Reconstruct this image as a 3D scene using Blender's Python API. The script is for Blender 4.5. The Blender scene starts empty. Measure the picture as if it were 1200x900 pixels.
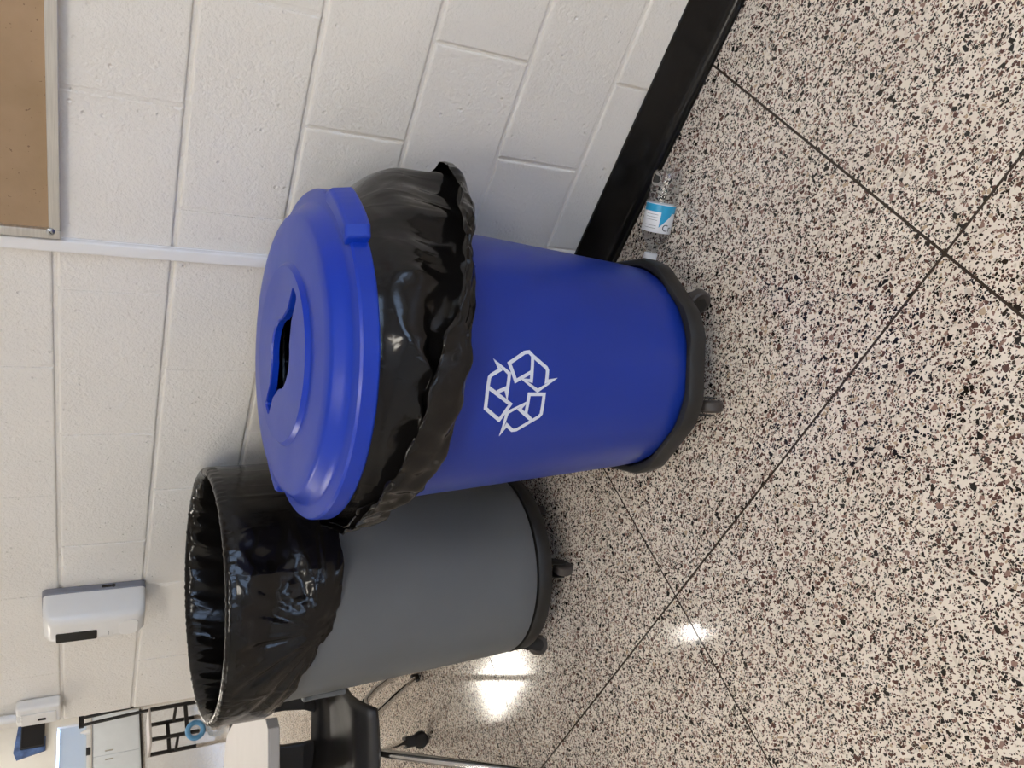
import bpy, bmesh, math, random
from mathutils import Vector, Matrix, noise
random.seed(7)
S = bpy.context.scene
COL = S.collection
PI = math.pi
R = math.radians

# ------------------------------------------------------------------ camera
CAM = Vector((0.0, -1.417, 1.161))
pitch, yaw, roll, FPX = R(28.487), R(132.341), R(0.616), 925.8
Fv = Vector((math.cos(yaw)*math.cos(pitch), math.sin(yaw)*math.cos(pitch), -math.sin(pitch)))
Rv = Fv.cross(Vector((0, 0, 1))).normalized()
Uv = Rv.cross(Fv)
Rv, Uv = Rv*math.cos(roll)+Uv*math.sin(roll), Uv*math.cos(roll)-Rv*math.sin(roll)
cd = bpy.data.cameras.new('camera')
cam = bpy.data.objects.new('camera', cd)
COL.objects.link(cam)
M3 = Matrix((-Uv, Rv, -Fv)).transposed()          # phone held sideways: picture-left is up
cam.matrix_world = Matrix.Translation(CAM) @ M3.to_4x4()
cd.sensor_fit = 'HORIZONTAL'; cd.sensor_width = 36.0
cd.lens = FPX/1200*36.0
cd.clip_start = 0.02; cd.clip_end = 200
S.camera = cam

# ------------------------------------------------------------------ world, exposure
w = bpy.data.worlds.new('sky'); S.world = w; w.use_nodes = True
bg = w.node_tree.nodes['Background']
bg.inputs[0].default_value = (0.50, 0.68, 1.0, 1); bg.inputs[1].default_value = 5.0
S.view_settings.view_transform = 'Standard'; S.view_settings.look = 'None'
S.view_settings.gamma = 1.0; S.view_settings.use_curve_mapping = False
S.view_settings.exposure = 0.34
LAMP = 18.0          # radiance of a ceiling panel
H = 3.3              # ceiling height

# ------------------------------------------------------------------ materials
def mat(name, col=(.5, .5, .5), rough=.5, metal=0.0, spec=.5, **kw):
    m = bpy.data.materials.new(name); m.use_nodes = True
    b = m.node_tree.nodes['Principled BSDF']
    b.inputs['Base Color'].default_value = (*col, 1)
    b.inputs['Roughness'].default_value = rough
    b.inputs['Metallic'].default_value = metal
    b.inputs['Specular IOR Level'].default_value = spec
    for k, v in kw.items():
        b.inputs[k.replace('_', ' ')].default_value = v
    return m
class NT:
    def __init__(s, m): s.m = m; s.t = m.node_tree; s.b = s.t.nodes['Principled BSDF']
    def n(s, typ, **kw):
        nd = s.t.nodes.new(typ)
        for k, v in kw.items():
            if k.startswith('i_'): nd.inputs[k[2:].replace('_', ' ')].default_value = v
            else: setattr(nd, k, v)
        return nd
    def l(s, a, b): s.t.links.new(a, b)
    def pos(s): return s.n('ShaderNodeNewGeometry').outputs['Position']
    def objc(s): return s.n('ShaderNodeTexCoord').outputs['Object']
    def math(s, op, a, b=None, clamp=False):
        nd = s.n('ShaderNodeMath', operation=op, use_clamp=clamp)
        for i, v in enumerate((a, b)):
            if v is None: continue
            if isinstance(v, (int, float)): nd.inputs[i].default_value = v
            else: s.l(v, nd.inputs[i])
        return nd.outputs[0]
    def mix(s, f, a, b):
        nd = s.n('ShaderNodeMix', data_type='RGBA')
        for i, v in ((0, f), (6, a), (7, b)):
            if isinstance(v, (int, float)): nd.inputs[i].default_value = v
            elif isinstance(v, tuple): nd.inputs[i].default_value = (*v, 1)
            else: s.l(v, nd.inputs[i])
        return nd.outputs[2]
    def ramp(s, f, stops, interp='LINEAR'):
        nd = s.n('ShaderNodeValToRGB'); cr = nd.color_ramp; cr.interpolation = interp
        while len(cr.elements) < len(stops): cr.elements.new(.5)
        for e, (p, c) in zip(cr.elements, stops): e.position = p; e.color = (*c, 1)
        s.l(f, nd.inputs[0]); return nd.outputs[0]
    def noise(s, vec, scale, detail=3, rough=.5, dist=0.0):
        nd = s.n('ShaderNodeTexNoise', i_Scale=scale, i_Detail=detail, i_Roughness=rough, i_Distortion=dist)
        s.l(vec, nd.inputs['Vector']); return nd.outputs[0]
    def bump(s, h, strength, dist, prev=None):
        nd = s.n('ShaderNodeBump', i_Strength=strength, i_Distance=dist)
        s.l(h, nd.inputs['Height'])
        if prev: s.l(prev, nd.inputs['Normal'])
        return nd.outputs[0]

def terrazzo():
    m = mat('polished terrazzo', rough=.13, spec=.5); t = NT(m)
    p = t.pos()
    # slightly warped coordinates make angular, irregular chips
    wn = t.n('ShaderNodeTexNoise', i_Scale=70.0, i_Detail=1.0); t.l(p, wn.inputs['Vector'])
    sc = t.n('ShaderNodeVectorMath', operation='MULTIPLY_ADD')
    t.l(wn.outputs['Color'], sc.inputs[0]); sc.inputs[1].default_value = (.004, .004, 0); t.l(p, sc.inputs[2])
    pw = sc.outputs[0]
    big = t.noise(p, 9.0, 2)
    col = t.ramp(big, [(.3, (.735, .665, .58)), (.7, (.81, .74, .66))])
    def layer(col, scale, prob, edge, stops, stretch, rot):
        mp = t.n('ShaderNodeMapping'); t.l(pw, mp.inputs[0])
        mp.inputs['Rotation'].default_value = (0, 0, rot); mp.inputs['Scale'].default_value = (1, stretch, 1)
        v = t.n('ShaderNodeTexVoronoi', voronoi_dimensions='2D', feature='F1'); v.inputs['Scale'].default_value = scale
        e = t.n('ShaderNodeTexVoronoi', voronoi_dimensions='2D', feature='DISTANCE_TO_EDGE'); e.inputs['Scale'].default_value = scale
        t.l(mp.outputs[0], v.inputs['Vector']); t.l(mp.outputs[0], e.inputs['Vector'])
        sp = t.n('ShaderNodeSeparateColor'); t.l(v.outputs['Color'], sp.inputs[0])
        has = t.math('LESS_THAN', sp.outputs[0], prob)
        th = t.math('MULTIPLY_ADD', sp.outputs[2], edge*1.6); th.node.inputs[2].default_value = edge*.4
        ins = t.math('GREATER_THAN', e.outputs[0], th)
        mask = t.math('MULTIPLY', has, ins)
        cc = t.ramp(sp.outputs[1], stops, 'CONSTANT')
        return t.mix(mask, col, cc)
    BK, BR, MV, TN, LT = (.016, .013, .011), (.105, .055, .045), (.27, .17, .145), (.46, .35, .25), (.58, .51, .44)
    col = layer(col, 95, .30, .10, [(0, (.64, .57, .49)), (.5, (.70, .60, .53)), (.8, (.60, .55, .49))], 1.2, .9)
    col = layer(col, 270, .40, .10, [(0, BK), (.40, BR), (.70, MV), (.86, (.09, .06, .05))], 1.1, .3)
    col = layer(col, 160, .34, .13, [(0, BK), (.42, BR), (.70, MV), (.84, TN), (.92, (.06, .042, .036))], 1.25, 1.3)
    col = layer(col, 100, .22, .17, [(0, BK), (.36, BR), (.64, MV), (.82, LT), (.92, TN)], 1.2, 2.3)
    t.l(col, t.b.inputs['Base Color'])
    r = t.noise(p, 3.0, 3)
    t.l(t.math('MULTIPLY_ADD', r, .06), t.b.inputs['Roughness'])
    t.b.inputs['Roughness'].links[0].from_node.inputs[2].default_value = .065
    return m

def painted_block():
    m = mat('cream painted block', (.80, .765, .70), rough=.42, spec=.35); t = NT(m)
    p = t.pos()
    f = t.noise(p, 150, 3, .55)
    pv = t.n('ShaderNodeTexVoronoi', feature='F1'); pv.inputs['Scale'].default_value = 55; t.l(p, pv.inputs['Vector'])
    sp = t.n('ShaderNodeSeparateColor'); t.l(pv.outputs['Color'], sp.inputs[0])
    pit = t.math('MULTIPLY', t.math('SUBTRACT', .22, pv.outputs['Distance'], True), t.math('LESS_THAN', sp.outputs[0], .32))
    clus = t.math('GREATER_THAN', t.noise(p, 9, 2), .47)
    pit = t.math('MULTIPLY', pit, clus)
    b = t.bump(f, .7, .0035)
    b = t.bump(t.noise(p, 45, 3), .42, .005, b)
    nd = t.n('ShaderNodeBump', invert=True, i_Strength=.9, i_Distance=.012); t.l(pit, nd.inputs['Height']); t.l(b, nd.inputs['Normal'])
    t.l(nd.outputs[0], t.b.inputs['Normal'])
    t.l(t.ramp(t.noise(p, 2.2, 3), [(.3, (.775, .747, .695)), (.7, (.825, .797, .75))]), t.b.inputs['Base Color'])
    return m

def scuffed(name, col, rough, amt=.05, scale=40, var=.1, **kw):
    m = mat(name, col, rough, **kw); t = NT(m); p = t.objc()
    n = t.noise(p, 6, 4)
    a = tuple(c*(1-var) for c in col); b = tuple(min(1, c*(1+var)) for c in col)
    t.l(t.ramp(n, [(.3, a), (.7, b)]), t.b.inputs['Base Color'])
    t.l(t.bump(t.noise(p, scale, 3), amt, .002), t.b.inputs['Normal'])
    rr = t.math('MULTIPLY_ADD', t.noise(p, 11, 3), .16); rr.node.inputs[2].default_value = rough-.08
    t.l(rr, t.b.inputs['Roughness'])
    return m

def bagmat(name):
    m = mat(name, (.006, .0055, .0055), .2, spec=.32); t = NT(m); p = t.objc()
    mp = t.n('ShaderNodeMapping'); t.l(p, mp.inputs[0]); mp.inputs['Scale'].default_value = (1, 1, .45)
    b = t.bump(t.noise(mp.outputs[0], 17, 4, .55, .8),   .12, .010)
    v = t.n('ShaderNodeTexVoronoi', feature='DISTANCE_TO_EDGE'); v.inputs['Scale'].default_value = 13; t.l(mp.outputs[0], v.inputs['Vector'])
    e = t.math('SUBTRACT', .06, v.outputs[0], True)
    b = t.bump(e, .15, .03, b)
    t.l(b, t.b.inputs['Normal'])
    rr = t.math('MULTIPLY_ADD', t.noise(p, 14, 3), .16); rr.node.inputs[2].default_value = .08
    t.l(rr, t.b.inputs['Roughness'])
    return m

def cork():
    m = mat('tan pressed board', (.36, .25, .15), .8, spec=.2); t = NT(m); p = t.pos()
    a = t.ramp(t.noise(p, 7, 4, .6), [(.3, (.33, .225, .13)), (.7, (.42, .29, .18))])
    d = t.noise(p, 120, 4, .6)
    a = t.mix(t.math('GREATER_THAN', d, .68), a, (.20, .13, .08))
    t.l(a, t.b.inputs['Base Color']); t.l(t.bump(d, .3, .001), t.b.inputs['Normal'])
    return m

def brushed(name, col, rough):
    m = mat(name, col, rough, 1.0); t = NT(m); p = t.pos()
    mp = t.n('ShaderNodeMapping'); t.l(p, mp.inputs[0]); mp.inputs['Scale'].default_value = (6, 6, 200)
    t.l(t.ramp(t.noise(mp.outputs[0], 3, 3), [(.3, tuple(c*.85 for c in col)), (.7, col)]), t.b.inputs['Base Color'])
    return m

def emis(name, col, s):
    m = mat(name, (.8, .8, .8), .5)
    b = m.node_tree.nodes['Principled BSDF']
    b.inputs['Emission Color'].default_value = (*col, 1); b.inputs['Emission Strength'].default_value = s
    return m

T_FLOOR = terrazzo()
T_WALL = painted_block()
T_PLAIN = scuffed('white painted plaster', (.80, .79, .76), .6, .04, 60, .02)
T_STRIP = mat('floor divider strip', (.045, .033, .026), .18)
T_BASE = scuffed('glossy black vinyl', (.007, .007, .007), .22, .03, 25, .2, spec=.35)
T_BLUE = scuffed('blue bin plastic', (.008, .033, .290), .38, .035, 90, .05, spec=.4)
T_LID = scuffed('blue lid plastic', (.004, .036, .400), .32, .03, 120, .04, spec=.45)
T_GREY = scuffed('grey bin plastic', (.118, .128, .138), .46, .04, 90, .05, spec=.45)
T_BAG = bagmat('black bag film')
T_DOLLY = scuffed('black dolly plastic', (.012, .012, .012), .5, .2, 50, .3)
T_RUB = mat('dark rubber', (.03, .028, .027), .6)
T_WHEEL = scuffed('worn caster wheel', (.06, .05, .045), .55, .1, 40, .3)
T_LOGO = mat('white print', (.66, .70, .80), .45)
T_CORK = cork()
T_ALU = brushed('aluminium trim', (.72, .71, .69), .38)
T_SCREW = mat('zinc screw', (.5, .52, .54), .3, 1.0)
T_WHITEP = scuffed('white appliance plastic', (.80, .79, .77), .30, .02, 60, .02)
T_RACE = scuffed('white raceway plastic', (.82, .82, .82), .4, .02, 60, .02)
T_GREYP = mat('slate grey plastic', (.20, .20, .23), .4)
T_BLKP = mat('smoked black window', (.012, .012, .012), .15)
T_CHROME = mat('chrome tube', (.75, .75, .75), .12, 1.0)
T_SEAT = scuffed('black chair shell', (.018, .018, .020), .42, .12, 160, .15)
T_TABLE = scuffed('grey laminate', (.58, .55, .54), .35, .02, 200, .04)
T_EDGE = mat('grey table edge', (.36, .35, .34), .45)
T_BLACKM = mat('black painted metal', (.02, .02, .022), .45)
T_LAMP = emis('lit lamp panel', (1.0, .93, .82), LAMP)
T_SPOT = emis('lit downlight', (1.0, .95, .88), LAMP*4)
T_FRAME = mat('white lamp frame', (.8, .8, .8), .5)
T_GLASS = mat('window glass', (1, 1, 1), .0, Transmission_Weight=1.0, IOR=1.02)
T_PET = mat('clear bottle plastic', (.93, .96, .98), .03, Transmission_Weight=1.0, IOR=1.09, Coat_Weight=1.0, Coat_Roughness=.05)
T_CAP = mat('white bottle cap', (.85, .86, .88), .35)
T_LABW = mat('white label paper', (.80, .82, .85), .4)
T_LABB = mat('sky blue label print', (.02, .33, .58), .4)
T_INK = mat('dark label ink', (.03, .04, .06), .5)
T_BLIND = mat('pale blue blind', (.60, .65, .69), .5)
T_SCREEN = mat('dark screen', (.015, .015, .018), .15)
T_BLUEB = scuffed('navy patterned board', (.08, .14, .32), .5, .05, 20, .6)
T_CAB = scuffed('white cabinet', (.80, .87, .95), .35, .02, 60, .02)
T_BALL = scuffed('blue rubber', (.10, .30, .55), .4, .05, 30, .2)

# ------------------------------------------------------------------ mesh helpers
class MB:
    def __init__(s): s.v = []; s.f = []
    def add(s, v, f):
        o = len(s.v); s.v += [tuple(p) for p in v]; s.f += [tuple(i+o for i in q) for q in f]; return s
    def box(s, x0, x1, y0, y1, z0, z1):
        v = [(x, y, z) for x in (x0, x1) for y in (y0, y1) for z in (z0, z1)]
        return s.add(v, [(0, 1, 3, 2), (4, 6, 7, 5), (0, 4, 5, 1), (2, 3, 7, 6), (0, 2, 6, 4), (1, 5, 7, 3)])
    def tube(s, pts, r, n=12, cap=True):
        pts = [Vector(p) for p in pts]; rs = r if isinstance(r, (list, tuple)) else [r]*len(pts)
        v = []; f = []; up = None
        for i, p in enumerate(pts):
            a = pts[max(i-1, 0)]; b = pts[min(i+1, len(pts)-1)]; d = (b-a).normalized()
            if up is None: up = Vector((0, 0, 1)) if abs(d.z) < .9 else Vector((1, 0, 0))
            x = d.cross(up).normalized(); y = x.cross(d); up = y
            for k in range(n):
                t = 2*PI*k/n; v.append(p+(x*math.cos(t)+y*math.sin(t))*rs[i])
        for i in range(len(pts)-1):
            for k in range(n):
                k2 = (k+1) % n; f.append((i*n+k, i*n+k2, (i+1)*n+k2, (i+1)*n+k))
        if cap: f.append(tuple(range(n))[::-1]); f.append(tuple(range((len(pts)-1)*n, len(pts)*n)))
        return s.add(v, f)
    def lathe(s, prof, n=64, c=(0, 0, 0), cap0=False, cap1=False):
        v = []; f = []
        for r, z in prof:
            for k in range(n):
                t = 2*PI*k/n; v.append((c[0]+r*math.cos(t), c[1]+r*math.sin(t), c[2]+z))
        for i in range(len(prof)-1):
            for k in range(n):
                k2 = (k+1) % n; f.append((i*n+k, i*n+k2, (i+1)*n+k2, (i+1)*n+k))
        if cap0: f.append(tuple(range(n))[::-1])
        if cap1: f.append(tuple(range((len(prof)-1)*n, len(prof)*n)))
        return s.add(v, f)
    def prism(s, poly, z0, z1):
        n = len(poly); v = [(x, y, z0) for x, y in poly]+[(x, y, z1) for x, y in poly]
        f = [tuple(range(n))[::-1], tuple(range(n, 2*n))]+[(k, (k+1) % n, n+(k+1) % n, n+k) for k in range(n)]
        return s.add(v, f)
    def mesh(s, name, m, smooth=False, angle=40):
        me = bpy.data.meshes.new(name); me.from_pydata(s.v, [], s.f)
        bm = bmesh.new(); bm.from_mesh(me); bmesh.ops.recalc_face_normals(bm, faces=bm.faces[:])
        if smooth:
            for q in bm.faces: q.smooth = True
            for e in bm.edges:
                if len(e.link_faces) == 2 and e.calc_face_angle(0) > R(angle): e.smooth = False
        bm.to_mesh(me); bm.free()
        me.materials.append(m); return me
    def build(s, name, m, parent=None, smooth=False, angle=40, bevel=0, seg=2):
        o = link(name, s.mesh(name, m, smooth, angle), parent)
        if bevel:
            b = o.modifiers.new('bevel', 'BEVEL'); b.width = bevel; b.segments = seg; b.limit_method = 'ANGLE'; b.angle_limit = R(35)
        return o
def link(name, me, parent=None, loc=None):
    o = bpy.data.objects.new(name, me); COL.objects.link(o)
    if parent is not None: o.parent = parent
    if loc is not None: o.location = loc
    return o
def tag(o, label, cat, group=None):
    o['label'] = label; o['category'] = cat
    if group: o['group'] = group
    return o
def thing(name, label, cat, loc=(0, 0, 0), rz=0, group=None):
    o = link(name, None, None, loc); o.rotation_euler = (0, 0, rz); o.empty_display_size = .1
    return tag(o, label, cat, group)
def struct(o): o['kind'] = 'structure'; return o
def rrect(x0, x1, y0, y1, r, n=5):
    out = []
    for cx, cy, a in ((x1-r, y1-r, 0), (x0+r, y1-r, 90), (x0+r, y0+r, 180), (x1-r, y0+r, 270)):
        for k in range(n+1):
            t = R(a+90*k/n); out.append((cx+r*math.cos(t), cy+r*math.sin(t)))
    return out
def interp(tab, x):
    if x <= tab[0][0]: return tab[0][1]
    for (a, p), (b, q) in zip(tab, tab[1:]):
        if x <= b:
            t = (x-a)/(b-a); t = t*t*(3-2*t); return p+(q-p)*t
    return tab[-1][1]
def crom(pts, n):
    """n samples along a Catmull-Rom curve through 2D points"""
    m = len(pts)-1; out = []
    for i in range(n):
        u = i/(n-1)*m; k = min(int(u), m-1); t = u-k
        p0 = pts[max(k-1, 0)]; p1 = pts[k]; p2 = pts[k+1]; p3 = pts[min(k+2, m)]
        out.append(tuple(.5*((2*b)+(-a+c)*t+(2*a-5*b+4*c-d)*t*t+(-a+3*b-3*c+d)*t**3) for a, b, c, d in zip(p0, p1, p2, p3)))
    return out

# ================================================================== SETTING
X0, X1, Y0, Y1 = -18.2, 4.2, -6.4, 10.4
XE = -2.775                                     # where the block wall ends
# ---- floor: divider-strip bed with terrazzo bays on it
fl = struct(MB().box(X0-.2, X1+.2, Y0-.2, Y1+.2, -.12, -.0006).build('floor', T_STRIP))
G = .9144; GX, GY = -.352, -.722; gap = .0024
shared = {}
rest = MB()
i0, i1 = math.floor((X0-GX)/G), math.ceil((X1-GX)/G)
j0, j1 = math.floor((Y0-GY)/G), math.ceil((Y1-GY)/G)
for i in range(i0, i1):
    for j in range(j0, j1):
        xa, xb = max(GX+i*G, X0), min(GX+(i+1)*G, X1)
        ya, yb = max(GY+j*G, Y0), min(GY+(j+1)*G, Y1)
        rects = []
        if ya >= 0 and xb > XE:                  # behind the block wall
            if xa < XE: rects = [(xa, XE, ya, yb)]
        elif yb > 0 and xb > XE:
            rects = [(xa, xb, ya, 0.0)] if xa >= XE else [(xa, XE, ya, yb), (XE-.002, xb, ya, 0.0)]
        else: rects = [(xa, xb, ya, yb)]
        for n_, (a, b, c, d) in enumerate(rects):
            if b-a < .02 or d-c < .02: continue
            ga = 0 if n_ == 1 else gap
            near = -7.2 < (a+b)/2 < 2.2 and -3.2 < (c+d)/2 < 2.4
            if near:
                key = (round(b-a, 3), round(d-c, 3))
                if key not in shared:
                    shared[key] = MB().box(ga, b-a-gap, gap, d-c-gap, -.011, 0).mesh('terrazzo_panel', T_FLOOR)
                link('terrazzo_panel', shared[key], fl, (a, c, 0))
            else:
                rest.box(a+gap, b-gap, c+gap, d-gap, -.011, 0)
o = rest.build('terrazzo_bays', T_FLOOR, fl); o['kind'] = 'stuff'

# ---- block wall
wb = struct(MB().box(XE+.004, 4.2, .0052, .19, 0, H).build('wall_back', T_WALL))
CH, BL, Z0, BX = .2032, .4064, -.009, -1.256
bm_shared = {}
def block_mesh(L, h):
    key = (round(L, 3), round(h, 3))
    if key not in bm_shared:
        c = .0042; v = []
        for y, ins in ((.035, 0), (.0040, 0), (.0010, c*.35), (0, c)):
            v += [(ins, y, ins), (L-ins, y, ins), (L-ins, y, h-ins), (ins, y, h-ins)]
        f = [(12, 13, 14, 15)]
        for k in range(3):
            for q in range(4): f.append((k*4+q, k*4+(q+1) % 4, k*4+4+(q+1) % 4, k*4+4+q))
        bm_shared[key] = MB().add(v, f).mesh('concrete_block', T_WALL)
    return bm_shared[key]
mort = MB()
for k in range(17):
    z0 = Z0+k*CH; z1 = z0+CH
    if z0 > H-.02: break
    za, zb = max(z0, 0)+.0042, min(z1, H)-.0042
    even = (k % 2 == 0)                        # course just above 1.21 m (k=6) has joints on BX
    off = BX if even else BX+BL/2
    n0 = math.floor((XE-off)/BL)
    for i in range(n0, 20):
        xa, xb = max(off+i*BL, XE), min(off+(i+1)*BL, 4.2)
        if xb-xa < .05 or xa > 4.1: continue
        jl = random.uniform(.0018, .0028); jr = random.uniform(.0018, .0028)
        o = link('concrete_block', block_mesh(round(xb-xa-jl-jr, 3), zb-za), wb, (xa+jl, random.uniform(-.0007, .0007), za))
        if xb < 4.1:
            dpt = random.choice((.0008, .0012, .0018, .0035))
            if xa > -.7 or z0 < .7: dpt = .0042
            mort.box(xb-.006, xb+.006, dpt, .02, za+.001, zb-.001)
mort.build('mortar', T_WALL, wb)

# ---- other walls and ceiling (mostly outside the frame)
struct(MB().box(XE, XE+.20, .19, Y1, 0, H).build('wall_return', T_PLAIN))
wf = MB()
WY0, WY1, WZ0, WZ1 = 5.95, 7.78, .98, 1.62
wf.box(X0-.2, X0, Y0, WY0, 0, H); wf.box(X0-.2, X0, WY1, Y1, 0, H)
wf.box(X0-.2, X0, WY0, WY1, 0, WZ0); wf.box(X0-.2, X0, WY0, WY1, WZ1, H)
struct(wf.build('wall_far', T_PLAIN))
struct(MB().box(X0, XE+.2, Y1, Y1+.2, 0, H).build('wall_left', T_PLAIN))
wr = MB(); added_wins = [(-5.6, -3.6), (-3.0, -1.0)]  # unseen windows, added to bring cool daylight from the right
ys = [Y0]+[q for p in added_wins for q in p]+[0.19]
for a, b in zip(ys[::2], ys[1::2]): wr.box(X1, X1+.2, a, b, 0, H)
for a, b in added_wins: wr.box(X1, X1+.2, a, b, 0, .95); wr.box(X1, X1+.2, a, b, 2.55, H)
struct(wr.build('wall_right', T_PLAIN))
struct(MB().box(X0, X1, Y0-.2, Y0, 0, H).build('wall_front', T_PLAIN))
struct(MB().box(X0-.2, X1+.2, Y0-.2, Y1+.2, H, H+.15).build('ceiling', T_PLAIN))
for i, (a, b) in enumerate(added_wins):
    wo = struct(MB().box(X1+.09, X1+.096, a, b, .95, 2.55).build('window_%d' % (i+2), T_GLASS))
    f = MB()
    for (p, q, r, s) in ((a, a+.05, .95, 2.55), (b-.05, b, .95, 2.55), (a, b, .95, 1.0), (a, b, 2.5, 2.55), ((a+b)/2-.02, (a+b)/2+.02, 1.0, 2.5)):
        f.box(X1+.06, X1+.13, p, q, r, s)
    f.build('window_frame', T_FRAME, wo)
# coved black base
prof = [(-.0005, .110), (-.0050, .1085), (-.0058, .104), (-.0058, .030), (-.0075, .018), (-.012, .009), (-.019, .0042), (-.0265, .0022), (-.0272, .0006), (-.0005, .0006)]
bb = MB(); n = len(prof); v = [(XE, y, z) for y, z in prof]+[(4.2, y, z) for y, z in prof]
bb.add(v, [(k, (k+1) % n, n+(k+1) % n, n+k) for k in range(n)]+[tuple(range(n))[::-1], tuple(range(n, 2*n))])
struct(bb.build('baseboard_back', T_BASE, smooth=True, angle=50))

# ---- ceiling lights
def troffer(x, y, rz, label):
    t = thing('ceiling_light', label, 'ceiling light', (x, y, H), rz, 'ceiling light panels')
    f = MB()
    for a, b, c, d in ((-.61, .61, -.305, -.285), (-.61, .61, .285, .305), (-.61, -.59, -.285, .285), (.59, .61, -.285, .285)):
        f.box(a, b, c, d, -.025, 0)
    f.build('frame', T_FRAME, t)
    MB().box(-.588, .588, -.283, .283, -.014, -.004).build('diffuser', T_LAMP, t)
for x, y, a, l in [(-8.2, 2.38, 0, 'lit ceiling panel whose reflection glows beside the grey bin'),
                   (-4.9, -1.1, 0, 'lit ceiling panel left of the two bins'),
                   (-.3, -2.9, 0, 'lit ceiling panel behind the viewer'),
                   (1.7, -2.5, 0, 'lit ceiling panel near the added side windows'),
                   (-3.4, -4.6, 0, 'lit ceiling panel at the near edge of the hall left'),
                   (-8.4, -1.2, 0, 'lit ceiling panel over the middle of the hall'),
                   (-11.6, -2.6, 0, 'lit ceiling panel far along the hall'),
                   (-12.6, 6.0, 0, 'lit ceiling panel between the tall chair and the far window'),
                   (-15.0, 4.6, 0, 'lit ceiling panel second from the far window'),
                   (-16.6, 6.9, 0, 'lit ceiling panel added to brighten the far cabinet')]:  # last panel is an extra, added to brighten the far cabinet
    troffer(x, y, a, l)
t = thing('downlight', 'small round recessed downlight in the ceiling', 'ceiling light', (-4.87, .91, H))
MB().lathe([(.085, -.012), (.12, -.012), (.125, 0), (.085, 0)], 32).build('trim_ring', T_FRAME, t, True)
MB().lathe([(.001, -.006), (.084, -.006)], 32).build('lens', T_SPOT, t)

# ================================================================== WALL ITEMS
bd = thing('bulletin_board', 'tan pinboard in a thin aluminium frame on the block wall', 'board', (-.93, 0, 1.2))
MB().box(.016, 1.784, -.011, -.001, .016, 1.184).build('panel', T_CORK, bd)
for a, b, c, d in ((0, .0185, 0, 1.2), (1.7815, 1.8, 0, 1.2), (.0187, 1.7813, 0, .0185), (.0187, 1.7813, 1.1815, 1.2)):
    MB().box(a, b, -.019, -.001, c, d).build('frame_rail', T_ALU, bd, bevel=.0015)
for x, z in ((.016, .0155), (1.784, .0155)):
    s = MB(); s.lathe([(.0001, .0045), (.0038, .0045), (.005, .0028), (.0072, .0016), (.0074, 0)], 20)
    o = s.build('screw', T_SCREW, bd, True); o.rotation_euler = (PI/2, 0, 0); o.location = (x, -.019, z)
    s = MB().box(-.003, .003, -.0006, .0006, .0044, .0050); q = s.build('screw_slot', T_BLKP, o); q.rotation_euler = (0, 0, .7)

rw = thing('cable_raceway', 'white plastic cable strip running down the wall beside the blue lid', 'cable strip', (-.9495, 0, .108))
MB().prism(rrect(-.0125, .0125, -.0135, -.0006, .003), .003, H-.11).build('cover', T_RACE, rw, True, 50)
MB().box(-.0138, .0138, -.0025, -.0006, .003, H-.11).build('base_strip', T_RACE, rw)

def rounded_loft(mb, sections, n):
    v = [p for s in sections for p in s]; f = []
    for i in range(len(sections)-1):
        for k in range(n):
            k2 = (k+1) % n; f.append((i*n+k, i*n+k2, (i+1)*n+k2, (i+1)*n+k))
    f.append(tuple(range(n))[::-1]); f.append(tuple(range((len(sections)-1)*n, len(sections)*n)))
    mb.add(v, f)

# soap dispenser: wall plate + lofted white cover
sd = thing('soap_dispenser', 'white soap dispenser with a dark sight window above the grey bin', 'dispenser', (-2.10, 0, 1.0))
MB().prism([(x, z) for x, z in rrect(-.058, .058, .003, .252, .012)], 0, .020).build('wall_plate', T_GREYP, sd, bevel=.003).rotation_euler = (PI/2, 0, 0)
b = MB(); secs = []
for y, ix, zt, zb, r in ((-.020, 0, 0, 0, .012), (-.055, .0, .0, .0, .014), (-.085, .001, .004, .002, .016), (-.098, .005, .012, .010, .020), (-.104, .013, .024, .022, .022), (-.1055, .026, .045, .040, .020)):
    secs.append([(x, y, z) for x, z in rrect(-.055+ix, .055-ix, .004+zb, .249-zt, r)])
rounded_loft(b, secs, len(secs[0])); cv = b.build('cover', T_WHITEP, sd, True, 50)
MB().prism([(x, z) for x, z in rrect(-.042, .000, .122, .218, .005)], .098, .1063).build('sight_window', T_BLKP, sd).rotation_euler = (PI/2, 0, 0)
b = MB(); b.prism([(x, z) for x, z in rrect(-.040, .030, .022, .070, .020)], .098, .1068); o = b.build('push_bar', T_WHITEP, sd, bevel=.002); o.rotation_euler = (PI/2, 0, 0)
b = MB(); b.box(-.030, -.014, -.1072, -.1055, .083, .0842); b.box(-.030, -.014, -.1072, -.1055, .094, .0952); b.build('embossed_mark', T_GREYP, sd)
b = MB(); b.box(.0565, .0590, -.014, -.007, .088, .112); b.build('lock_slot', T_BLKP, sd)
b = MB(); b.lathe([(.0001, 0), (.005, 0), (.005, .003), (.0001, .003)], 14); o = b.build('lock', T_BLKP, sd); o.rotation_euler = (0, PI/2, 0); o.location = (.0565, -.0105, .083)

# small white box near the wall's end, with conduit above
eb = thing('wall_box', 'small white box on the wall end below a white conduit', 'wall box', (-2.652, 0, 1.212))
MB().box(-.054, .050, -.036, -.0006, 0, .118).build('body', T_WHITEP, eb, bevel=.008, seg=3)
MB().box(-.046, .020, -.0395, -.0355, .012, .106).build('cover', T_WHITEP, eb, bevel=.002)
MB().box(-.020, -.010, -.0415, -.039, .040, .062).build('slot', T_BLKP, eb)
MB().tube([(-.028, -.016, .117), (-.028, -.016, H-1.22)], .013, 14).build('conduit', T_RACE, eb, True)

# ================================================================== BINS
CB = Vector((-.917, -.347)); ZB = .114
CG = Vector((-1.71, -.287)); ZG = .131

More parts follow.
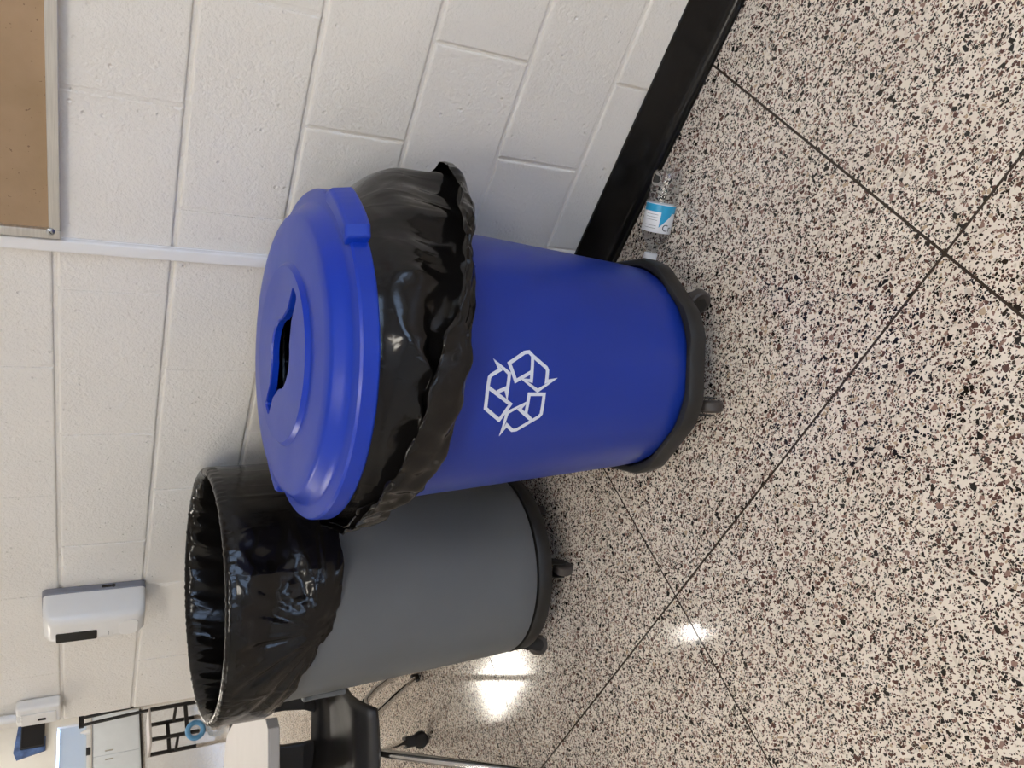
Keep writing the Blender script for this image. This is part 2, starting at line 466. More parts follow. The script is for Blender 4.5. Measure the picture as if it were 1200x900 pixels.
def dolly(name, label, c, ro, zt, angs, lobes, rot0, flat):
    """low round dolly: ring with flat lobes, recessed deck, swivel casters (wheel, fork)"""
    t = thing(name, label, 'dolly', (c.x, c.y, 0))
    n = 160; v = []; f = []
    def rad(a):
        k = 2*PI/lobes; u = ((a-rot0+k/2) % k)-k/2
        return min(ro/math.cos(u)*flat, ro)
    ring = MB()
    rows = [(-.030, zt-.034), (-.004, zt-.042), (.0, zt-.037), (0.002, zt-.008), (-.001, zt-.002), (-.006, zt), (-.012, zt-.001), (-.016, zt-.010), (-.022, zt-.032)]
    for i, (dr, z) in enumerate(rows):
        for k in range(n):
            a = 2*PI*k/n; r = rad(a)+dr
            if i >= 5: r = min(r, ro*.985+dr)
            v.append((r*math.cos(a), r*math.sin(a), z))
    for i in range(len(rows)):
        i2 = (i+1) % len(rows)
        for k in range(n): f.append((i*n+k, i*n+(k+1) % n, i2*n+(k+1) % n, i2*n+k))
    ring.add(v, f); ring.build('ring', T_DOLLY, t, True, 35)
    dk = MB(); dk.lathe([(.001, zt-.040), (ro-.026, zt-.040), (ro-.026, zt-.032), (.001, zt-.032)], 60)
    dk.build('deck', T_DOLLY, t, True)
    for a, pr, sw in angs:
        px, py = pr*math.cos(a), pr*math.sin(a)
        ca = MB(); ca.lathe([(.0001, zt-.042), (.030, zt-.042), (.030, zt-.052), (.022, zt-.056), (.0001, zt-.056)], 20, (px, py, 0))
        ca = ca.build('caster', T_DOLLY, t, True)
        dx, dy = math.cos(sw), math.sin(sw); wx, wy = px+dx*.030, py+dy*.030; wr_ = .027
        fk = MB(); top = zt-.054
        for s in (-1, 1):                        # fork cheeks
            ox, oy = -dy*.017*s, dx*.017*s
            pts = []
            for q, (al, z) in enumerate(((-.018, top), (.034, top-.004), (.046, .030), (.034, .018), (.020, .020))):
                pts.append((px+dx*al+ox, py+dy*al+oy, z))
            th = Vector((-dy, dx, 0))*.0022*s
            k = len(pts); fk.add(pts+[tuple(Vector(p)+th) for p in pts], [tuple(range(k)), tuple(range(k, 2*k))[::-1]]+[(i, (i+1) % k, k+(i+1) % k, k+i) for i in range(k)])
        fk.build('fork', T_DOLLY, ca)
        wh = MB(); wh.lathe([(.008, -.012), (wr_-.004, -.012), (wr_, -.008), (wr_, .008), (wr_-.004, .012), (.008, .012)], 28, cap0=True, cap1=True)
        o = wh.build('wheel', T_WHEEL, ca, True)
        o.matrix_local = Matrix.Translation((wx, wy, wr_)) @ Matrix.Rotation(sw, 4, 'Z') @ Matrix.Rotation(PI/2, 4, 'X')
    return t

dolly('bin_dolly', 'black low dolly with lobed edge under the blue bin', CB, .236, .129,
      [(R(-5), .160, R(10)), (R(-78), .165, R(-50)), (R(-150), .17, R(-120)), (R(138), .17, R(170)), (R(66), .17, R(100))], 8, R(-50), .965)
dolly('bin_dolly', 'black low dolly with casters under the grey bin', CG, .245, .130,
      [(R(-42), .165, R(-60)), (R(-122), .212, R(-120)), (R(-165), .225, R(-172)), (R(15), .17, R(150)), (R(100), .19, R(40))], 10, R(-42), .995)

def bin_body(name, label, c, z0, r0, z1, r1, m, handles):
    t = thing(name, label, 'bin', (c.x, c.y, z0))
    h = z1-z0; th = .0045
    def ro(z): return r0+(r1-r0)*z/h
    out = [(.001, .012), (r0-.035, .012), (r0-.03, .0), (r0-.010, .0), (r0-.003, .004), (r0, .012)]
    out += [(ro(h*k/12), h*k/12) for k in range(1, 12)]
    out += [(ro(h)-.002, h-.038), (ro(h)+.008, h-.034), (ro(h)+.010, h-.004), (ro(h)+.006, h), (ro(h)-.002, h), (ro(h)-.006, h-.006)]
    out += [(ro(h*k/6)-th, h*k/6) for k in range(5, 0, -1)]+[(r0-th-.004, .022), (.001, .018)]
    MB().lathe(out, 128).build('body', m, t, True, 35)
    for a, hz in handles:                       # moulded side grips
        g = MB(); rr = ro(hz)
        for s in (-1, 1):
            g.box(rr-.006, rr+.008, s*.062-.006, s*.062+.006, hz-.085, hz+.020)
        g.box(rr-.006, rr+.010, -.068, .068, hz+.000, hz+.022)
        o = g.build('handle', m, t, bevel=.004); o.rotation_euler = (0, 0, a)
    return t

blue = bin_body('recycling_bin', 'round blue recycling bin with a white recycling symbol', CB, ZB, .215, .800, .270, T_BLUE, [(0, .56), (PI, .56)])
grey = bin_body('trash_bin', 'round grey trash bin lined with a black bag', CG, ZG, .246, .886, .277, T_GREY, [(R(-140), .53), (R(40), .53)])

# recycling symbol: strokes laid on the bin's side (azimuth in degrees, height in m)
LOGO = [
[(-50.72, 0.5375), (-46.47, 0.5073), (-46.13, 0.4981), (-47.6, 0.4907), (-53.9, 0.4911), (-57.61, 0.5228), (-50.72, 0.5375)],
[(-47.6, 0.4907), (-52.23, 0.4617), (-53.37, 0.459), (-57.91, 0.4595), (-57.07, 0.4441), (-61.59, 0.4761), (-57.16, 0.507), (-57.62, 0.4912), (-53.9, 0.4911)],
[(-62.98, 0.4925), (-63.11, 0.4613), (-71.66, 0.46), (-72.92, 0.4638), (-74.53, 0.4761), (-71.33, 0.4927), (-62.98, 0.4925)],
[(-74.53, 0.4761), (-78.43, 0.504), (-78.53, 0.512), (-75.8, 0.5268), (-79.05, 0.5335), (-70.46, 0.531), (-66.62, 0.4972), (-69.11, 0.5077), (-74.53, 0.4761)],
[(-60.33, 0.5729), (-66.89, 0.5275), (-73.38, 0.5442), (-68.17, 0.5756), (-60.54, 0.5767), (-60.33, 0.5729)],
[(-60.54, 0.5767), (-56.21, 0.5748), (-55.44, 0.5721), (-53.25, 0.5546), (-50.4, 0.5634), (-54.78, 0.5363), (-60.19, 0.5376), (-63.59, 0.5368), (-60.41, 0.541), (-61.83, 0.5573)]]
lg = MB(); RM = .246; hw = .0031
for st in LOGO:
    pts = [Vector((R(a+1.2)*RM, z)) for a, z in st]
    closed = (pts[0]-pts[-1]).length < 1e-4
    if closed: pts = pts[:-1]
    n = len(pts); L = []; Rr = []
    for i, p in enumerate(pts):
        a = pts[i-1] if (closed or i > 0) else None; b = pts[(i+1) % n] if (closed or i < n-1) else None
        d1 = (p-a).normalized() if a is not None else (b-p).normalized()
        d2 = (b-p).normalized() if b is not None else d1
        n1 = Vector((-d1.y, d1.x)); n2 = Vector((-d2.y, d2.x)); mm = n1+n2
        if mm.length < .2: mm = n1
        mm.normalize(); k = min(hw/max(mm.dot(n1), .35), hw*2.6)
        L.append(p+mm*k); Rr.append(p-mm*k)
    for i in range(n if closed else n-1):
        j = (i+1) % n; q = []
        for t0, t1 in ((0, .5), (.5, 1)):
            v = []
            for (P, Q, t) in ((L[i], L[j], t0), (L[i], L[j], t1), (Rr[i], Rr[j], t1), (Rr[i], Rr[j], t0)):
                w_ = P+(Q-P)*t; a = w_.x/RM; r = .215+(.270-.215)*(w_.y-ZB)/(.8-ZB)+.0007
                v.append((r*math.cos(a), r*math.sin(a), w_.y-ZB))
            lg.add(v, [(0, 1, 2, 3)])
o = lg.build('recycling_symbol', T_LOGO, blue); o['label'] = 'white outlined three-arrow recycling symbol'
sol = o.modifiers.new('thickness', 'SOLIDIFY'); sol.thickness = .0006; sol.offset = 0

# ---- lid
lid = link('lid', None, blue, (.004, .003, .787-ZB))
dv = (Vector((CAM.x, CAM.y))-CB).normalized()
lid.rotation_mode = 'AXIS_ANGLE'
lid.rotation_axis_angle = (math.atan(.038), -dv.y, dv.x, 0)
LP = [(.284, .0), (.2890, -.0005), (.2905, .002), (.2895, .026), (.2868, .0300), (.2790, .0320), (.2680, .0330), (.2640, .0350), (.2560, .0440), (.2470, .0560), (.2440, .0590), (.2380, .0612),
      (.2200, .0632), (.1700, .0650), (.1605, .0655), (.1590, .0665), (.1555, .0715), (.1535, .0730)]
b = MB(); b.lathe(LP, 160); v0 = len(b.v)-160
# raised centre disc with the slot cut through it
def slot_outline():
    pts = []; hl, hw_, rc = .136, .0165, .062
    xs = math.sqrt(rc*rc-hw_*hw_)
    def arc(cx, cy, r, a0, a1, n): return [(cx+r*math.cos(R(a0+(a1-a0)*k/n)), cy+r*math.sin(R(a0+(a1-a0)*k/n))) for k in range(n+1)]
    pts += arc(hl-.008, -hw_+.008, .008, -90, 0, 4)+arc(hl-.008, hw_-.008, .008, 0, 90, 4)
    pts += [(.088, hw_+.001)]
    pts += arc(0, 0, rc, 35, 145, 16)
    pts += [(-.088, hw_+.001)]
    pts += arc(-hl+.008, hw_-.008, .008, 90, 180, 4)+arc(-hl+.008, -hw_+.008, .008, 180, 270, 4)
    pts += [(-.088, -hw_-.001)]
    pts += arc(0, 0, rc, 215, 325, 16)
    pts += [(.088, -hw_-.001)]
    return pts
SO = slot_outline()
me = b.mesh('lid_shell', T_LID, True, 30)
bm = bmesh.new(); bm.from_mesh(me); zt = .0730
bm.verts.ensure_lookup_table()
outer = [e for e in bm.edges if len(e.link_faces) == 1 and all(abs(v.co.z-zt) < 1e-5 for v in e.verts)]
iv = [bm.verts.new((x, y, zt)) for x, y in SO]
ie = [bm.edges.new((iv[k], iv[(k+1) % len(iv)])) for k in range(len(iv))]
bmesh.ops.triangle_fill(bm, use_beauty=True, use_dissolve=False, edges=outer+ie)
lo1 = [bm.verts.new((x*.985, y*.97, zt-.003)) for x, y in SO]
lo2 = [bm.verts.new((x*.985, y*.97, zt-.014)) for x, y in SO]
n = len(iv)
for A, B in ((iv, lo1), (lo1, lo2)):
    for k in range(n):
        fc = bm.faces.new((A[k], A[(k+1) % n], B[(k+1) % n], B[k])); fc.smooth = False
# underside so the shell has thickness
bmesh.ops.recalc_face_normals(bm, faces=bm.faces[:])
bm.to_mesh(me); bm.free()
lid.name = 'old'; rot = tuple(lid.rotation_axis_angle); bpy.data.objects.remove(lid)
lid = link('lid', me, blue, (.004, .003, .787-ZB)); lid.rotation_mode = 'AXIS_ANGLE'; lid.rotation_axis_angle = rot
lid['label'] = 'glossy domed blue lid with a paper slot'
for a in (0, PI):                                # latch tabs on two sides
    g = MB(); sec = []
    for k in range(9):
        t = R(-13+26*k/8); e = .010 if k in (0, 8) else 0
        ring = [(.284, .003), (.312-e, .000), (.315-e, .005), (.309-e, .037), (.304-e, .040), (.280, .037)]
        sec.append([(r*math.cos(t), r*math.sin(t), z) for r, z in ring])
    rounded_loft(g, sec, 6); o = g.build('latch_tab', T_LID, lid, bevel=.003); o.rotation_euler = (0, 0, a)

# ---- bags
def ridged(p, sc, oct_=3):
    s = 0; a = 1; q = Vector(p)*sc
    for k in range(oct_):
        s += a*(1-abs(noise.noise(q))*2); a *= .5; q = q*2.1+Vector((3.1, 1.7, 5.3))
    return s
def facet(s_, t_, L, seed):
    """piecewise-flat height field: sharp creases like crumpled film"""
    s_ += .45*L*noise.noise((s_/L*.6, t_/L*.6, seed)); t_ += .45*L*noise.noise((s_/L*.6, t_/L*.6, seed+20))
    x, y = s_/L+.35*t_/L, t_/L
    i, j = math.floor(x), math.floor(y); fx, fy = x-i, y-j
    h = lambda a, b: noise.cell((a+.5+seed*7, b+.5, seed+.5))
    if fx+fy < 1: return h(i, j)*(1-fx-fy)+h(i+1, j)*fx+h(i, j+1)*fy
    return h(i+1, j+1)*(fx+fy-1)+h(i, j+1)*(1-fx)+h(i+1, j)*(1-fy)
def crumple(p, sc):
    d = noise.voronoi(Vector(p)*sc)[0]
    return d[1]-d[0]
def surf(name, label, c, profile, na, ns, disp, m, parent=None):
    v = []; f = []
    for k in range(na):
        a = 2*PI*k/na-PI
        pr = crom(profile(a), ns)
        for i, (r, z) in enumerate(pr):
            u = i/(ns-1); dr, dz = disp(a, u, r, z)
            v.append(((r+dr)*math.cos(a), (r+dr)*math.sin(a), z+dz))
    for k in range(na):
        k2 = (k+1) % na
        for i in range(ns-1): f.append((k*ns+i, k2*ns+i, k2*ns+i+1, k*ns+i+1))
    me = bpy.data.meshes.new(name); me.from_pydata(v, [], f); me.materials.append(m)
    me.polygons.foreach_set('use_smooth', [True]*len(f))
    o = link(name, me, parent, (c.x, c.y, 0))
    return o

# grey bin's liner
QA, QZ = R(-54), .700                              # gathered point the folds run to
HEM = [(-180, .775), (-140, .785), (-102, .772), (-80, .742), (-66, .705), (-55, .668), (-41, .655), (-20, .652), (20, .66), (70, .70), (130, .74), (180, .775)]
def wrapd(d): return (d+PI) % (2*PI)-PI
def gprof(a):
    hz = interp(HEM, math.degrees(a)); wob = .010*noise.noise((math.cos(a)*4, math.sin(a)*4, 2.0))
    hz += wob; dn = -.006-.009*math.cos(a-R(-33.5))     # rim sits a little lower towards the viewer
    top = .914+dn
    g = math.exp(-(wrapd(a-QA)/.22)**2)
    return [(.205, .30), (.245, .50), (.262, .70), (.270, .84), (.272, .895+dn), (.278, .912+dn), (.286, top+.001), (.294, .911+dn), (.2975, .898+dn),
            (.2985, .86), (.299, .86+(hz-.86)*.35), (.299-.004*g, .86+(hz-.86)*.7), (.297-.016*g, hz+.012), (.293-.022*g, hz)]
def gdisp(a, u, r, z):
    P = (math.cos(a)*.3, math.sin(a)*.3, z)
    if u > .63:                                   # outside skirt
        s = wrapd(a-QA)*.3; dz = z-QZ; d = math.hypot(s, dz); th = math.atan2(dz, s)
        w_ = min(1, max(0, (u-.63)/.10))
        fold = noise.noise((th*5.5, d*2.0, 1.3))*.6+noise.noise((th*13, d*3, 7.3))*.4
        amp = .013*math.exp(-((d-.12)/.16)**2)+.003
        dr = fold*amp*.8*w_
        # pulled facets between packing creases
        flat = 0
        if -.47-.30 < a < -.47+.02 and z > .70: flat = 1
        for az in (-28.7, -55.0, 8, -82):
            e = abs(wrapd(a-R(az)))*.3
            if z > .70: dr += .0022*max(0, 1-e/.006)*w_
        e = abs(z-.712)
        if -56 < math.degrees(a) < -28: dr += .0022*max(0, 1-e/.005)*w_; 
        dr += -.010*w_*max(0, math.sin((math.degrees(a)+55)/27*PI))*(1 if -55 < math.degrees(a) < -28 else 0)*math.exp(-((z-.82)/.07)**2)
        dr += -.012*w_*math.exp(-((math.degrees(a)+22)/6.5)**2)*math.exp(-((z-.83)/.045)**2)
        hot = math.exp(-((math.degrees(a)+38)/24)**2)
        ss = a*.3
        dr += (facet(ss+z*.5, z-ss*.3, .075, 3)*(.0025+.0075*hot)+facet(ss-z*.4, z, .034, 5)*(.0008+.0036*hot))*w_
        if u > .93: dr += .006*noise.noise((a*14, 0, 3))*(u-.93)/.07
        return max(dr, -.016), 0
    if u > .42:                                   # rim: small gathered crinkles
        return noise.noise((a*42, z*8, 0))*.0016+noise.noise((a*90, z*10, 4))*.0010, noise.noise((a*30, 5, 0))*.0022
    e = .0
    return -(abs(noise.noise((a*5+z*6, z*2, 1))))*.014*min(1, (.42-u)*6)-abs(noise.noise((a*14+z*18, z*2, 9)))*.005*min(1, (.42-u)*6), 0
o = surf('trash_bag', '', CG, gprof, 420, 84, gdisp, T_BAG)
tag(o, 'black plastic bag folded smoothly over the rim of the grey bin', 'bag')

# blue bin's liner: loose sheet under the lid ending in a turned-up cuff
BZT = [(-180, .775), (-140, .775), (-110, .765), (-93, .752), (-75, .729), (-60, .712), (-45, .688), (-29, .645), (-8, .625), (20, .585), (42, .575), (70, .62), (110, .70), (150, .76), (180, .775)]
BZB = [(-180, .730), (-140, .725), (-109, .698), (-91, .668), (-76, .648), (-60, .634), (-44, .630), (-15, .600), (15, .555), (42, .530), (70, .57), (110, .66), (150, .72), (180, .730)]
BR = [(-180, .300), (-120, .312), (-93, .318), (-60, .325), (-40, .325), (-15, .322), (10, .335), (36, .372), (52, .362), (75, .325), (110, .305), (180, .300)]
def bprof(a):
    g = math.degrees(a); zt = interp(BZT, g); zb = interp(BZB, g); rr = interp(BR, g)
    j = noise.noise((math.cos(a)*3, math.sin(a)*3, 5)); j2 = noise.noise((math.cos(a)*8, math.sin(a)*8, 1))
    zt += .006*j2; zb += .009+.008*j+.005*j2; rr += .005*j2
    big = min(1, max(0, (rr-.325)/.04))
    return [(.200, .30), (.246, .60), (.258, .770), (.266, .806), (.277, .796), (.282, .771), (.291+.03*big, .747-.02*big), (.298+.045*big, .71-.03*big),
            (.292+.06*big, zb+.055), (.286+.060*big, zb+.016), (.293+.055*big, zb+.001), (rr-.020, zb-.003), (rr-.010, zb+.006), (rr-.003, zb+(zt-zb)*.45), (rr, zt-.004), (rr-.002, zt)]
def bdisp(a, u, r, z):
    P = Vector((math.cos(a)*r, math.sin(a)*r, z))
    if u < .38: return 0, 0
    w_ = min(1, (u-.38)/.12)
    wr_ = w_
    d = (ridged(P+Vector((0, 0, a*.05)), 7, 2)-.7)*.007+noise.noise((a*9, u*4+a*2, 3))*.007
    d += noise.noise((a*24+u*6, u*3, 8))*.002
    ss = a*.3; tt = u*.55
    d = d*.6+facet(ss+tt*.3, tt-ss*.2, .075, 11)*.012+facet(ss-tt*.2, tt, .033, 13)*.0045
    if u > .72: d = d*.7+noise.noise((a*16-u*9, u*2, 1))*.005
    lim = .30
    dz = noise.noise((a*8, u*4, 12))*.006*w_
    out = d*wr_
    if u < .70: out = max(out, .283-r) if r > .283 else max(out, -.002)
    return out, dz
o = surf('trash_bag', '', CB, bprof, 420, 90, bdisp, T_BAG)
tag(o, 'crumpled black plastic bag bulging out beneath the blue lid', 'bag')

# ================================================================== BOTTLE
pb, pc = Vector((-.570, -.090, .0335)), Vector((-.742, -.160, .0310))
ax = (pb-pc).normalized(); LB = (pb-pc).length
bt = thing('water_bottle', 'clear plastic water bottle with blue and white label lying by the black baseboard', 'bottle', pc)
bt.rotation_mode = 'QUATERNION'
bt.rotation_quaternion = Vector((0, 0, 1)).rotation_difference(ax)
rb = .0325
prof = [(.0125, .0), (.0125, .018), (.014, .022), (.022, .032), (.030, .044), (rb, .050), (rb, .052), (rb-.0006, .056), (rb-.0006, .110), (rb, .114)]
z = .114
while z < LB-.03:
    prof += [(rb, z+.004), (rb-.0022, z+.009), (rb, z+.014)]; z += .015
prof += [(rb, LB-.018), (rb-.002, LB-.006), (rb-.008, LB), (.012, LB-.003), (.001, LB-.008)]
inn = [(max(r-.0006, .0005), zz) for r, zz in prof[::-1]]
MB().lathe(prof, 40).build('bottle_body', T_PET, bt, True, 60)
MB().lathe([(.001, -.013), (.0145, -.013), (.0152, -.012), (.0152, .003), (.0136, .0035)], 36).build('cap', T_CAP, bt, True, 40)
lab = MB(); lab.lathe([(rb+.0002, .052), (rb+.0006, .0525), (rb+.0006, .1140), (rb+.0002, .1145)], 48)
lab = lab.build('label', T_LABW, bt, True)
# which way is up in the bottle's own frame
q = bt.rotation_quaternion.inverted(); upl = q @ Vector((0, 0, 1)); a_up = math.atan2(upl.y, upl.x)
vl = q @ (CAM-pc); a_cam = math.atan2(vl.y, vl.x)
def patch(name, m, polys, parent):
    """polygons given as (arc position s, z) wrapped on the label"""
    b = MB(); r = rb+.0010
    for P in polys:
        b.add([(r*math.cos(a_cam+s/r), r*math.sin(a_cam+s/r), zz) for s, zz in P], [tuple(range(len(P)))])
    return b.build(name, m, parent)
def strip(s0, s1, z0, z1, n=14):
    return [[(s0+(s1-s0)*k/n, z0), (s0+(s1-s0)*(k+1)/n, z0), (s0+(s1-s0)*(k+1)/n, z1), (s0+(s1-s0)*k/n, z1)] for k in range(n)]
sg = 1
tri = []
for k in range(8):
    s0 = .004+.026*k/8; s1 = .004+.026*(k+1)/8
    tri.append([(s0, .064+.030*k/8), (s1, .064+.030*(k+1)/8), (s1, .0975), (s0, .0975)])
patch('label_band', T_LABB, strip(-.045, .045, .097, .1130, 24)+tri, lab)
patch('label_print', T_INK, strip(-.030, -.002, .0905, .0912)+strip(-.030, -.002, .0845, .0852)+strip(-.030, -.002, .0785, .0792)+strip(-.030, -.002, .0665, .0672)+strip(-.030, -.002, .0610, .0617), lab)
tc = bpy.data.curves.new('txt', 'FONT'); tc.body = 'Cr'; tc.size = .021; tc.align_x = 'LEFT'
to = bpy.data.objects.new('txt', tc); COL.objects.link(to)
dg = bpy.context.evaluated_depsgraph_get(); tm = bpy.data.meshes.new_from_object(to.evaluated_get(dg))
bpy.data.objects.remove(to)
TXT_DIR = 1
for vv in tm.vertices:
    s = .012+vv.co.x*TXT_DIR; zz = .058+vv.co.y; r = rb+.0012
    vv.co = (r*math.cos(a_cam+s/r), r*math.sin(a_cam+s/r), zz)
tm.materials.clear(); tm.materials.append(T_INK)
link('label_lettering', tm, lab)

# ================================================================== TABLE AND CHAIR
# grey laminate table beside the grey bin
e1 = Vector((-.70, -.714)); e2 = Vector((-.90, .43)).normalized()
p0 = Vector((-2.012, -.478))
poly = [p0+e1*.025, p0+e2*.03, p0+e2*.55, p0+e2*.68+e1*.035, p0+e2*.74+e1*.11, p0+e2*.80+e1*.34, p0+e2*.76+e1*1.15, p0+e1*1.3+e2*.1, p0+e1*1.28]
tb = thing('table', 'pale grey laminate table standing behind the grey bin', 'table', (0, 0, 0))
MB().prism([tuple(p) for p in poly], .7405, .7425).build('top_surface', T_TABLE, tb)
MB().prism([tuple(p) for p in poly], .712, .740).build('top_edge', T_EDGE, tb, bevel=.003)
for s, t_ in ((.66, .40), (.66, .98), (.12, 1.12)):
    q = p0+e2*s+e1*t_
    lgm = MB(); lgm.tube([(q.x, q.y, .712), (q.x, q.y, .012)], .016, 14); lgm.lathe([(.02, 0), (.02, .010), (.016, .014)], 16, (q.x, q.y, 0), cap0=True, cap1=True)
    lgm.build('leg', T_CHROME, tb, True)

# stacking chair pushed in from the far side, facing the viewer
cf = Vector((.65, -.76)).normalized(); cr = Vector((cf.y, -cf.x))*-1     # forward, and to picture-right of it
if cr.dot(Vector((Rv.x, Rv.y))) < 0: cr = -cr
CO = Vector((-2.465, -.415))
def cp(f_, s, z): p = CO+cf*f_+cr*s; return (p.x, p.y, z)
ch = thing('chair', 'black plastic shell chair with chrome legs tucked under the grey table', 'chair', (0, 0, 0))
sv = []; sf = []; nu, nv = 17, 15
for i in range(nu):
    f_ = -.22+.45*i/(nu-1)
    for j in range(nv):
        s = -.225+.45*j/(nv-1); k = abs(s)/.225
        z = .445-.022*(1-k**2)*math.sin(min(1, max(0, (f_+.22)/.40))*PI)-(max(0, f_-.14)/.09)**2*.045+(max(0, -f_-.15)/.07)**2*.03
        w_ = 1.04-.05*(max(0, f_-.12)/.11)**3-.05*(max(0, -f_-.1)/.12)**2
        sv.append(cp(f_, s*w_, z+.012*k**3))
for i in range(nu-1):
    for j in range(nv-1): sf.append((i*nv+j, i*nv+j+1, (i+1)*nv+j+1, (i+1)*nv+j))
st = MB().add(sv, sf).build('seat', T_SEAT, ch, True)
m_ = st.modifiers.new('thickness', 'SOLIDIFY'); m_.thickness = .016; m_.offset = -1
for s in (-.105, .105):                         # two uprights joining seat and backrest
    u = MB(); secs = []
    for f_, z, hw_, th in ((-.17, .448, .085, .010), (-.205, .470, .062, .010), (-.225, .51, .050, .010), (-.238, .57, .047, .010), (-.252, .63, .052, .010), (-.262, .675, .07, .010)):
        secs.append([cp(f_+th, s-hw_, z), cp(f_+th, s+hw_, z), cp(f_-th, s+hw_, z-.004), cp(f_-th, s-hw_, z-.004)])
    rounded_loft(u, secs, 4); u.build('back_upright', T_SEAT, ch, bevel=.006)
bv = []; bf = []; nu, nv = 9, 13
for i in range(nu):
    t = i/(nu-1); z = .645+.078*t
    for j in range(nv):
        s = -1+2*j/(nv-1); hw_ = .215*(1-.25*max(0, t-.6)**2*4*(abs(s)**3)); bv.append(cp(-.262-.055*t+.03*s*s, s*hw_, z-.02*max(0, abs(s)-.6)*t*2))
for i in range(nu-1):
    for j in range(nv-1): bf.append((i*nv+j, i*nv+j+1, (i+1)*nv+j+1, (i+1)*nv+j))
br = MB().add(bv, bf).build('backrest', T_SEAT, ch, True)
m_ = br.modifiers.new('thickness', 'SOLIDIFY'); m_.thickness = .014
def legtube(pts, r, foot):
    l = MB(); l.tube(pts, r, 14); o = l.build('leg', T_CHROME, ch, True)
    if foot:
        e = Vector(pts[-1]); g = MB(); g.lathe([(.013, -.002), (.016, .0), (.016, .024), (.012, .028)], 16, (e.x, e.y, .002), cap0=True, cap1=True); g.build('foot', T_RUB, o, True)
    return o
legtube([cp(.16, .10, .412), (-2.30, -.415, .405), (-2.36, -.372, .36), (-2.792, -.062, .012)], .0105, True)
legtube([cp(.16, .15, .412), (-2.255, -.365, .405), (-2.28, -.325, .36), (-2.423, -.105, .012)], .0105, True)
legtube([cp(.10, -.08, .412), (-2.31, -.49, .408), (-2.28, -.525, .37), (-2.10, -.744, .012)], .0125, True)
lc = legtube([cp(.12, -.03, .412), (-2.36, -.49, .395), (-2.80, -.297, .135), (-2.855, -.275, .088)], .0115, False)
cs = MB(); cs.box(-.022, .022, -.020, .020, .055, .098); o = cs.build('caster_housing', T_RUB, lc, bevel=.004); o.location = (-2.858, -.272, 0); o.rotation_euler = (0, 0, R(-20))
cw = MB()
for s in (-1, 1): cw.lathe([(.006, s*.010-.006), (.026, s*.010-.006), (.030, s*.010), (.026, s*.010+.006), (.006, s*.010+.006)], 24, cap0=True, cap1=True)
o = cw.build('caster_wheel', T_RUB, lc, True); o.matrix_local = Matrix.Translation((-2.866, -.270, .031)) @ Matrix.Rotation(R(40), 4, 'Z') @ Matrix.Rotation(PI/2, 4, 'X')

# ================================================================== FAR END OF THE HALL
# tall-backed black frame chair with pale seat
fc = thing('tall_chair', 'distant black metal frame chair with a pale grey seat', 'chair', (-9.3, 3.02, 0))
MB().prism(rrect(-.21, .21, -.20, .20, .05), .475, .50).build('seat', T_TABLE, fc, bevel=.006)
for x, y in ((-.18, .17), (.18, .17), (-.18, -.17), (.18, -.17)):
    MB().box(x-.016, x+.016, y-.016, y+.016, 0, .4745).build('leg', T_BLACKM, fc)
for y in (.165, .245):
    MB().tube([(.19, y, .46), (.17, y-.01, .80), (.14, y-.02, 1.16)], .017, 10).build('back_post', T_BLACKM, fc, True)
MB().box(.125, .16, .12, .245, 1.12, 1.17).build('back_rail', T_BLACKM, fc, bevel=.006)
MB().box(-.18, .18, -.185, -.165, .20, .23).build('stretcher', T_BLACKM, fc)
MB().box(-.18, .18, .155, .175, .20, .23).build('stretcher', T_BLACKM, fc)
MB().box(-.19, -.17, -.17, .17, .26, .30).build('stretcher', T_BLACKM, fc)
MB().box(.17, .19, -.17, .17, .10, .14).build('stretcher', T_BLACKM, fc)
# blue ring toy on the floor
rg = MB(); nn = 28
rg.tube([(.075*math.cos(2*PI*k/nn), 0, .105+.075*math.sin(2*PI*k/nn)) for k in range(nn+1)], .026, 12)
o = rg.build('blue_ring', T_BALL, None, True); o.location = (-8.6, 2.62, -.003); o.rotation_euler = (0, 0, R(60))
tag(o, 'small blue rubber ring standing on the distant floor', 'ring')

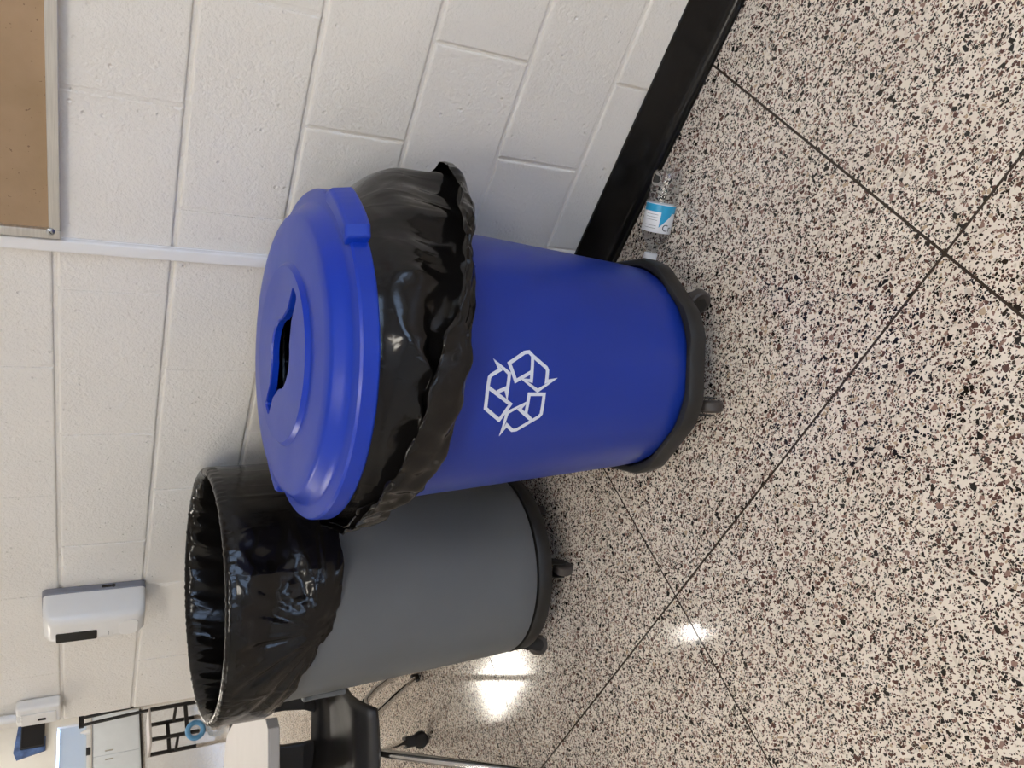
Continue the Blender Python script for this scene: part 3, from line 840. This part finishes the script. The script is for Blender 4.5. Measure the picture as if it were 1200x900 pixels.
# far window with blinds
w1 = struct(MB().box(X0-.13, X0-.125, WY0, WY1, WZ0, WZ1).build('window_1', T_GLASS))
for a, b, c, d in ((WY0, WY0+.05, WZ0, WZ1), (WY1-.05, WY1, WZ0, WZ1), (WY0+.05, WY1-.05, WZ0, WZ0+.05), (WY0+.05, WY1-.05, WZ1-.05, WZ1)):
    MB().box(X0-.15, X0+.01, a, b, c, d).build('window_frame', T_FRAME, w1)
sl = MB().add([(0, 0, -.016), (0, WY1-WY0-.1, -.016), (.009, WY1-WY0-.1, .013), (.009, 0, .013)], [(0, 1, 2, 3)]).mesh('slat', T_BLIND)
for k in range(19): link('slat', sl, w1, (X0-.085, WY0+.05, WZ0+.065+k*.026))
cb = thing('cabinet', 'white low cabinet under the distant window', 'cabinet', (X0+.001, 5.9, 0))
MB().box(0, .30, 0, 1.80, .04, .93).build('body', T_CAB, cb)
MB().box(0, .33, -.01, 1.81, .932, .955).build('worktop', T_TABLE, cb, bevel=.004)
for k in range(2):
    d_ = MB().box(.301, .318, .02+k*.89, .89+k*.89, .06, .91).build('door', T_CAB, cb, bevel=.003)
    MB().box(.319, .335, .80 if k == 0 else .98, .82 if k == 0 else 1.0, .55, .70).build('handle', T_ALU, d_)
MB().box(.02, .28, .01, 1.79, 0, .039).build('plinth', T_BLACKM, cb)
o = MB().lathe([(.001, 0), (.05, 0), (.055, .02), (.05, .10), (.022, .15), (.018, .19), (.001, .19)], 20).build('white_jug', T_CAP, None, True); o.location = (X0+.16, 7.45, .955)
tag(o, 'small white jug standing on the distant cabinet', 'jug')
bx_ = thing('black_box', 'tiny black box on the distant cabinet top', 'box', (X0+.22, 7.0, .955))
MB().box(-.04, .04, -.07, .07, 0, .07).build('body', T_BLACKM, bx_, bevel=.008); MB().box(-.042, .042, -.072, .072, .0701, .085).build('cover', T_BLACKM, bx_, bevel=.004)
tv = thing('wall_screen', 'distant black screen mounted on the white wall', 'screen', (X0+.045, 7.63, 1.79))
MB().box(0, .05, -.27, .27, 0, .42).build('housing', T_BLACKM, tv, bevel=.008); MB().box(.0505, .053, -.25, .25, .02, .40).build('display', T_SCREEN, tv)
MB().box(-.044, 0, -.10, .10, .10, .30).build('bracket', T_BLACKM, tv)
pn = MB(); pn.prism([(0, 0), (.30, .0), (.64, .44), (.60, .50), (.06, .56), (-.10, .50)], 0, .03)
o = pn.build('poster_board', T_BLUEB, None); o.rotation_euler = (PI/2, 0, PI/2); o.location = (X0+.002, 7.28, 1.77)
tag(o, 'navy patterned poster board showing beside the distant black screen', 'poster')
